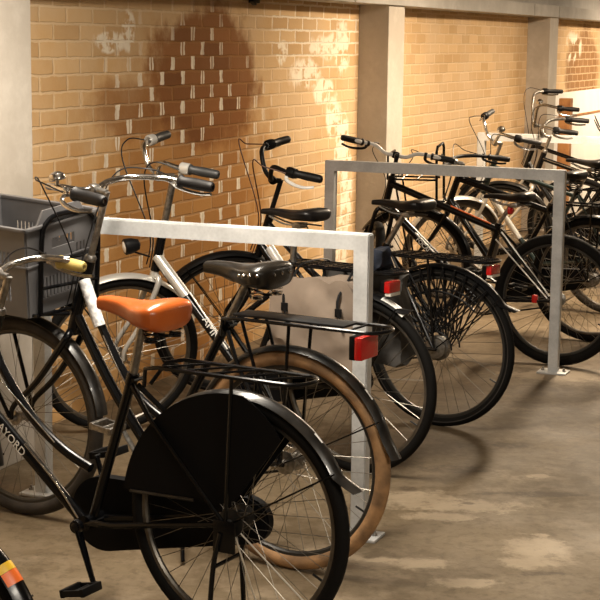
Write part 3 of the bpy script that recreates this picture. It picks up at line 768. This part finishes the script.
bicycle((2.35,10.5), 149, 0, 15, 'black bicycle with chrome strip, its rear wheel cut by the right picture edge', G_)
J_ = dict(F_); J_.update(frame_m='black', fork_m='black', fend=dict(m='black', r0=25, r1=165, w=.055), tyre='rubber', ww=None, bar='swept', bar_m='plastic', grip_m='grip', lever_m='plastic', stem=.05, bar_r=.0, bell=0, shifter=0,
    accents=[([(.83,.72,.012),(.60,.42,.012)],.004,'silver','silver_stripe')], tubes=[([(.87,.75),(.51,.29)],.021), ([(.83,.88),(.26,.72)],.019)], light=(-.33,.73))
rj, smj = bicycle((1.63,8.85), 151, 0, 14, 'black bicycle with wire carrier over its front wheel, right behind the mountain bike', J_)
bm = NB()
tube(bm, [(.93,.11,.74),(.93,.11,1.04),(.93,.08,1.07),(.93,-.08,1.07),(.93,-.11,1.04),(.93,-.11,.74)], .008, 8)
for y in (-.11,0,.11): tube(bm, [(.93,y,.88),(1.22,y,.88)], .006, 6)
for x in (.95,1.05,1.14,1.22): tube(bm, [(x,-.11,.88),(x,.11,.88)], .006, 6)
tube(bm, [(1.22,.11,.88),(1.22,.09,1.02),(1.22,-.09,1.02),(1.22,-.11,.88)], .007, 8)
for s in (1,-1): tube(bm, [(1.18,s*.1,.88),(1.1,s*.06,.37)], .006, 6); tube(bm, [(.93,s*.11,.76),(.90,s*.02,.74)], .006, 6)
obj('front_carrier', bm, M['black'], rj, smj.copy())

H_ = dict(E_); H_.update(R=.35, tr=.02, text=[], head=((.885,.71),(.825,.90)), st=(.25,.76), sad=(.19,.96), bar='flat', bar_w=.29, bar_m='plastic', lever_m='chrome', frame_m='black',
    tubes=[([(.88,.72),(.44,.31)],.018), ([(.83,.88),(.26,.74)],.016)], stay_top=(.255,.73), wb=1.1, accents=[], stem=.10, cab_up=.16)
bicycle((2.98,11.15), 150, 0, 20, 'black straight-barred bicycle in front of the white board at far right', H_)
I_ = dict(F_); I_.update(frame_m='black', tyre='rubber', ww=None, accents=[], fend=dict(m='black', r0=25, r1=165, w=.055), bar='high', bar_r=.20, bar_m='steel', grip_m='grip')
bicycle((2.5,11.9), 150, 0, 35, 'tall-barred black bicycle whose raised handlebar stands against the second column', I_)

Z_ = REG(R=.35, tr=.02, wb=1.12, bb=(.5,.28), head=((.895,.70),(.815,.93)), st=(.24,.76), sad=(.17,.95),
    tubes=[([(.885,.73),(.51,.29)],.016), ([(.83,.86),(.27,.70)],.014)], frame_m='black', tyre='rubber', rim='rim',
    fend=dict(m='black', r0=25, r1=165, w=.058, f0=18, f1=175, marks=[], fstays=(60,)), chaincase=(.1,.06,0,.34), stand='double')
rz, smz = bicycle((-.833,3.233), 155, 0, 0, 'black bicycle at lower left corner with orange and yellow fender sticker', Z_)
for m2, a0, a1 in (('amber',139.5,144.0),('yellow',136.5,139.4)):
    ff = [c for c in rz.children if c.name.startswith('rear_fender')][0]
    fender(ff, 'orange_sticker' if m2 == 'amber' else 'yellow_sticker', m2, None, .3705, a0, a1, .054, n=6)

def inbike(root): return root.matrix_world.copy()
BM = Matrix.Translation((-.024,4.874,0)) @ Matrix.Rotation(rad(149.8),4,'Z')
CM = Matrix.Translation((.222,6.03,0)) @ Matrix.Rotation(rad(147),4,'Z')
DM = Matrix.Translation((.61,6.803,0)) @ Matrix.Rotation(rad(149),4,'Z')
# ------------------------------------------------------------------ crate on the carrier
def wall_panel(bm, p0, ux, uz, L, H, t, slots):
    """slotted plastic panel; slots = list of (u0,u1,v0,v1)"""
    us = sorted({0, L, *[a for s in slots for a in s[:2]]}); vs = sorted({0, H, *[a for s in slots for a in s[2:]]})
    n = ux.cross(uz).normalized()*t
    vv = {}
    def g(u, v, k):
        key = (u, v, k)
        if key not in vv: vv[key] = bm.verts.new(p0+ux*u+uz*v+n*k)
        return vv[key]
    solid = {}
    for i in range(len(us)-1):
        for j in range(len(vs)-1):
            cu, cv = (us[i]+us[i+1])/2, (vs[j]+vs[j+1])/2
            solid[i,j] = not any(a < cu < b and c < cv < d for a, b, c, d in slots)
    for (i, j), s in solid.items():
        if not s: continue
        a, b, c, d = us[i], us[i+1], vs[j], vs[j+1]
        bm.faces.new((g(a,c,0),g(b,c,0),g(b,d,0),g(a,d,0))); bm.faces.new((g(a,c,1),g(a,d,1),g(b,d,1),g(b,c,1)))
        if not solid.get((i-1,j)): bm.faces.new((g(a,c,0),g(a,d,0),g(a,d,1),g(a,c,1)))
        if not solid.get((i+1,j)): bm.faces.new((g(b,c,0),g(b,c,1),g(b,d,1),g(b,d,0)))
        if not solid.get((i,j-1)): bm.faces.new((g(a,c,0),g(a,c,1),g(b,c,1),g(b,c,0)))
        if not solid.get((i,j+1)): bm.faces.new((g(a,d,0),g(b,d,0),g(b,d,1),g(a,d,1)))
def crate():
    LX, LY, HZ = .42, .37, .295; t = .006
    root = empty('plastic_crate', (0,0,0)); tag(root, 'grey slotted plastic crate sitting on the front carrier', 'crate')
    root.matrix_world = BM @ Matrix.Translation((1.105,0,.775)) @ Matrix.Rotation(rad(-3),4,'Y') @ Matrix.Rotation(rad(-6),4,'X')
    def side(p0, ux, L, nm):
        bm = NB(); sl = []
        n = int((L-.08)/.017)
        for i in range(n):
            u = .04+i*.017
            if i % 7 == 6: continue
            sl.append((u, u+.008, .165, .215)); sl.append((u, u+.008, .05, .10))
        wall_panel(bm, p0, ux, V((0,0,1)), L, HZ, t, sl); obj(nm, bm, M['crate'], root, smooth=False)
    side(V((-LX/2,-LY/2,0)), V((1,0,0)), LX, 'side_panel'); side(V((LX/2,LY/2,0)), V((-1,0,0)), LX, 'side_panel')
    for x, d in ((-LX/2, V((0,-1,0))), (LX/2, V((0,1,0)))):
        bm = NB(); p0 = V((x, -d.y*LY/2, 0))
        sl = [(LY/2-.06, LY/2+.06, .21, .245)]
        for i in range(14):
            u = .05+i*.0185
            sl.append((u, u+.008, .05, .12))
            if i in (0,1,2,11,12,13): sl.append((u, u+.008, .165, .205))
        wall_panel(bm, p0, d, V((0,0,1)), LY, HZ+.0, t, sl); e = obj('end_panel', bm, M['crate'], root, smooth=False)
        bm = NB()       # raised middle of the end panel
        prism(bm, [(-.13,0),(.13,0),(.095,.05),(-.095,.05)], -.004, .004)
        bmesh.ops.rotate(bm, matrix=Matrix.Rotation(PI/2,3,'Z'), verts=bm.verts); bmesh.ops.translate(bm, vec=(x,0,HZ), verts=bm.verts)
        obj('stacking_lug', bm, M['crate'], e, smooth=False)
    bm = NB()
    pts = [(-LX/2-.006,-LY/2-.006,HZ),(LX/2+.006,-LY/2-.006,HZ),(LX/2+.006,LY/2+.006,HZ),(-LX/2-.006,LY/2+.006,HZ)]
    for i in range(4):
        a, b = V(pts[i]), V(pts[(i+1)%4]); c = (a+b)/2; d = b-a
        box(bm, c, (abs(d.x)+.018, abs(d.y)+.018, .012), bev=.003)
        box(bm, c+V((0,0,-.125)), (abs(d.x)+.008, abs(d.y)+.008, .008), bev=.002)
    obj('rim', bm, M['crate'], root)
    bm = NB(); box(bm, (0,0,.004), (LX,LY,.008))
    for i in range(9): box(bm, (-LX/2+.04+i*.042,0,.010), (.006,LY-.01,.006))
    obj('crate_floor', bm, M['crate'], root)
    return root
crate()

# ------------------------------------------------------------------ pannier
def soft_bag(c, d, seed, pinch=.2, amp=.022):
    bm = NB(); bmesh.ops.create_cube(bm, size=1)
    bmesh.ops.subdivide_edges(bm, edges=bm.edges[:], cuts=13, use_grid_fill=True)
    from mathutils import noise
    for v in bm.verts:
        x, y, z = v.co
        fx = 1-(abs(2*x)**6)*.06; fz = 1-(abs(2*z)**6)*.05
        bul = (1-(2*x)**2)*(1-(2*z)**2)
        yy = y*(1+.5*bul-.35*(z+.5))
        p = V((x*d[0]*fz*(1-.10*(z+.5)), yy*d[1], z*d[2]*fx-.02*(1-(2*x)**2)*(z < 0)))
        q = noise.noise_vector((p+V((seed,0,0)))*11)*amp + noise.noise_vector((p+V((seed,3,0)))*26)*amp*.45
        f = 1-abs(math.sin(p.x*14+p.z*9+seed))**.35
        v.co = p+q+V((0, (1 if y > 0 else -1)*f*amp*.5, 0))+V(c)
    return bm
pn = empty('pannier', (0,0,0)); pn.matrix_world = CM
tag(pn, 'crumpled beige canvas double pannier hanging from a wire luggage rack', 'bag')
obj('bag', soft_bag((.09,.135,.60), (.40,.12,.34), 1.3), M['canvas'], pn)
obj('bag', soft_bag((.05,-.135,.60), (.40,.12,.34), 5.1), M['greycanvas'], pn)
bm = NB()
for x in (.2,-.04): tube(bm, [(x,-.14,.77),(x,-.08,.812),(x,.08,.812),(x+.0,.14,.775),(x+.01,.2,.70),(x-.02,.215,.60)], .006, 6, sm=4, flat=.5)
obj('strap', bm, M['plastic'], pn)
for x in (.2,-.04):
    bm = NB(); box(bm, (x,.208,.66), (.028,.008,.032), bev=.002); obj('buckle', bm, M['plastic'], pn)
bd = tag(obj('cloth_bundle', soft_bag((-.06,-.02,.845), (.11,.10,.07), 9.2, amp=.016), M['denim']), 'small dark blue cloth bundle on the rear of the wire luggage rack', 'cloth'); bd.matrix_world = CM
# dark saddle cover bag of the net-guard bicycle hung under its handlebar
# ------------------------------------------------------------------ board, post, bracket
bd = empty('board', (0,0,0)); bd.matrix_world = ROT4 @ Matrix.Translation((15.66, D-.17, 0)) @ Matrix.Rotation(rad(-5),4,'X')
tag(bd, 'large white board leaning against the brick wall at far right', 'board')
bm = NB(); box(bm, (0,0,.60), (2.7,.02,1.20), bev=.003); obj('panel', bm, M['board'], bd)
bm = NB(); box(bm, (0,-.016,.97), (2.7,.012,.018)); obj('batten', bm, M['wood'], bd)
pt = tag(wobj('wooden_post', (lambda b: box(b, (13.66, D-.42, .595), (.10,.10,1.19), bev=.004))(NB()), M['wood']), 'bare orange wooden post standing in front of the white board', 'post')
hk = empty('wall_clip', (0,0,0)); hk.matrix_world = ROT4 @ Matrix.Translation((7.93, D-.0, 1.855))
tag(hk, 'small black clip on the brick wall at the top edge', 'clip')
bm = NB(); box(bm, (0,-.015,.01), (.09,.03,.03), bev=.004); box(bm, (-.05,-.03,.0), (.05,.025,.018), Matrix.Rotation(rad(25),3,'Y'), bev=.003); obj('clip_body', bm, M['plastic'], hk)

# ------------------------------------------------------------------ lamps (ceiling fixtures above the frame; two are added only to brighten)
def lamp(s, off, W, col=(1,.80,.56), L=1.25):
    root = empty('fluorescent_lamp', (0,0,0)); root.matrix_world = ROT4 @ Matrix.Translation((s, D-off, 2.27))
    tag(root, 'fluorescent strip lamp on the ceiling', 'lamp', 'ceiling strip lamps')
    bm = NB(); box(bm, (0,0,.045), (L+.05,.32,.05), bev=.006); obj('housing', bm, M['whitep'], root)
    bm = NB(); box(bm, (0,0,.005), (L,.28,.03), bev=.01); obj('diffuser', bm, M['lampglow'], root)
    li = bpy.data.lights.new('lamp_light', 'AREA'); li.shape = 'RECTANGLE'; li.size = L; li.size_y = .28; li.energy = W; li.color = col; li.spread = rad(180)
    o = bpy.data.objects.new('lamp_light', li); COL.objects.link(o); o.parent = root; o.matrix_local = Matrix.Translation((0,0,-.02))
M['lampglow'] = mat('lamp_diffuser', (1,.85,.65), .5, emis=3)
WARM = (1,.80,.57); NEUT = (1,.86,.68); COOL = (1,.90,.76)
for s, off, W, c in ((4.4,1.25,92,COOL),(9.78,1.6,150,WARM),(12.6,1.8,85,WARM),(16.5,1.5,150,WARM),(20.8,1.5,100,WARM),  # the third, by the middle bay, is added to brighten that panel
        (-2.,1.7,50,COOL),(1.8,4.2,100,COOL),(9.3,5.6,20,NEUT),(15.1,5.6,30,NEUT)):  # the second is an added camera-side fill for the nearest rack
    lamp(s, off, W, c)
w = bpy.data.worlds.new('World'); S.world = w; w.use_nodes = True
w.node_tree.nodes['Background'].inputs[0].default_value = (.9,.8,.65,1); w.node_tree.nodes['Background'].inputs[1].default_value = .05

# ------------------------------------------------------------------ camera
cam = bpy.data.cameras.new('Camera'); co = bpy.data.objects.new('Camera', cam); COL.objects.link(co)
pitch, roll, f = .16245, -.0123, 1594.7
fwd = V((0, math.cos(pitch), -math.sin(pitch))); right = V((1,0,0)); down = -right.cross(fwd)
r = right*math.cos(roll)+down*math.sin(roll); d = -right*math.sin(roll)+down*math.cos(roll)
co.matrix_world = Matrix.Translation((0,0,1.66)) @ Matrix((r, -d, -fwd)).transposed().to_4x4()
cam.sensor_width = 36; cam.lens = f/600*36; cam.clip_start = .05; cam.clip_end = 100
cam.shift_y = -(300-298.97)/600*-1
S.camera = co
S.view_settings.view_transform = 'Standard'; S.view_settings.look = 'None'; S.view_settings.gamma = 1; S.view_settings.use_curve_mapping = False
S.view_settings.exposure = 0.0
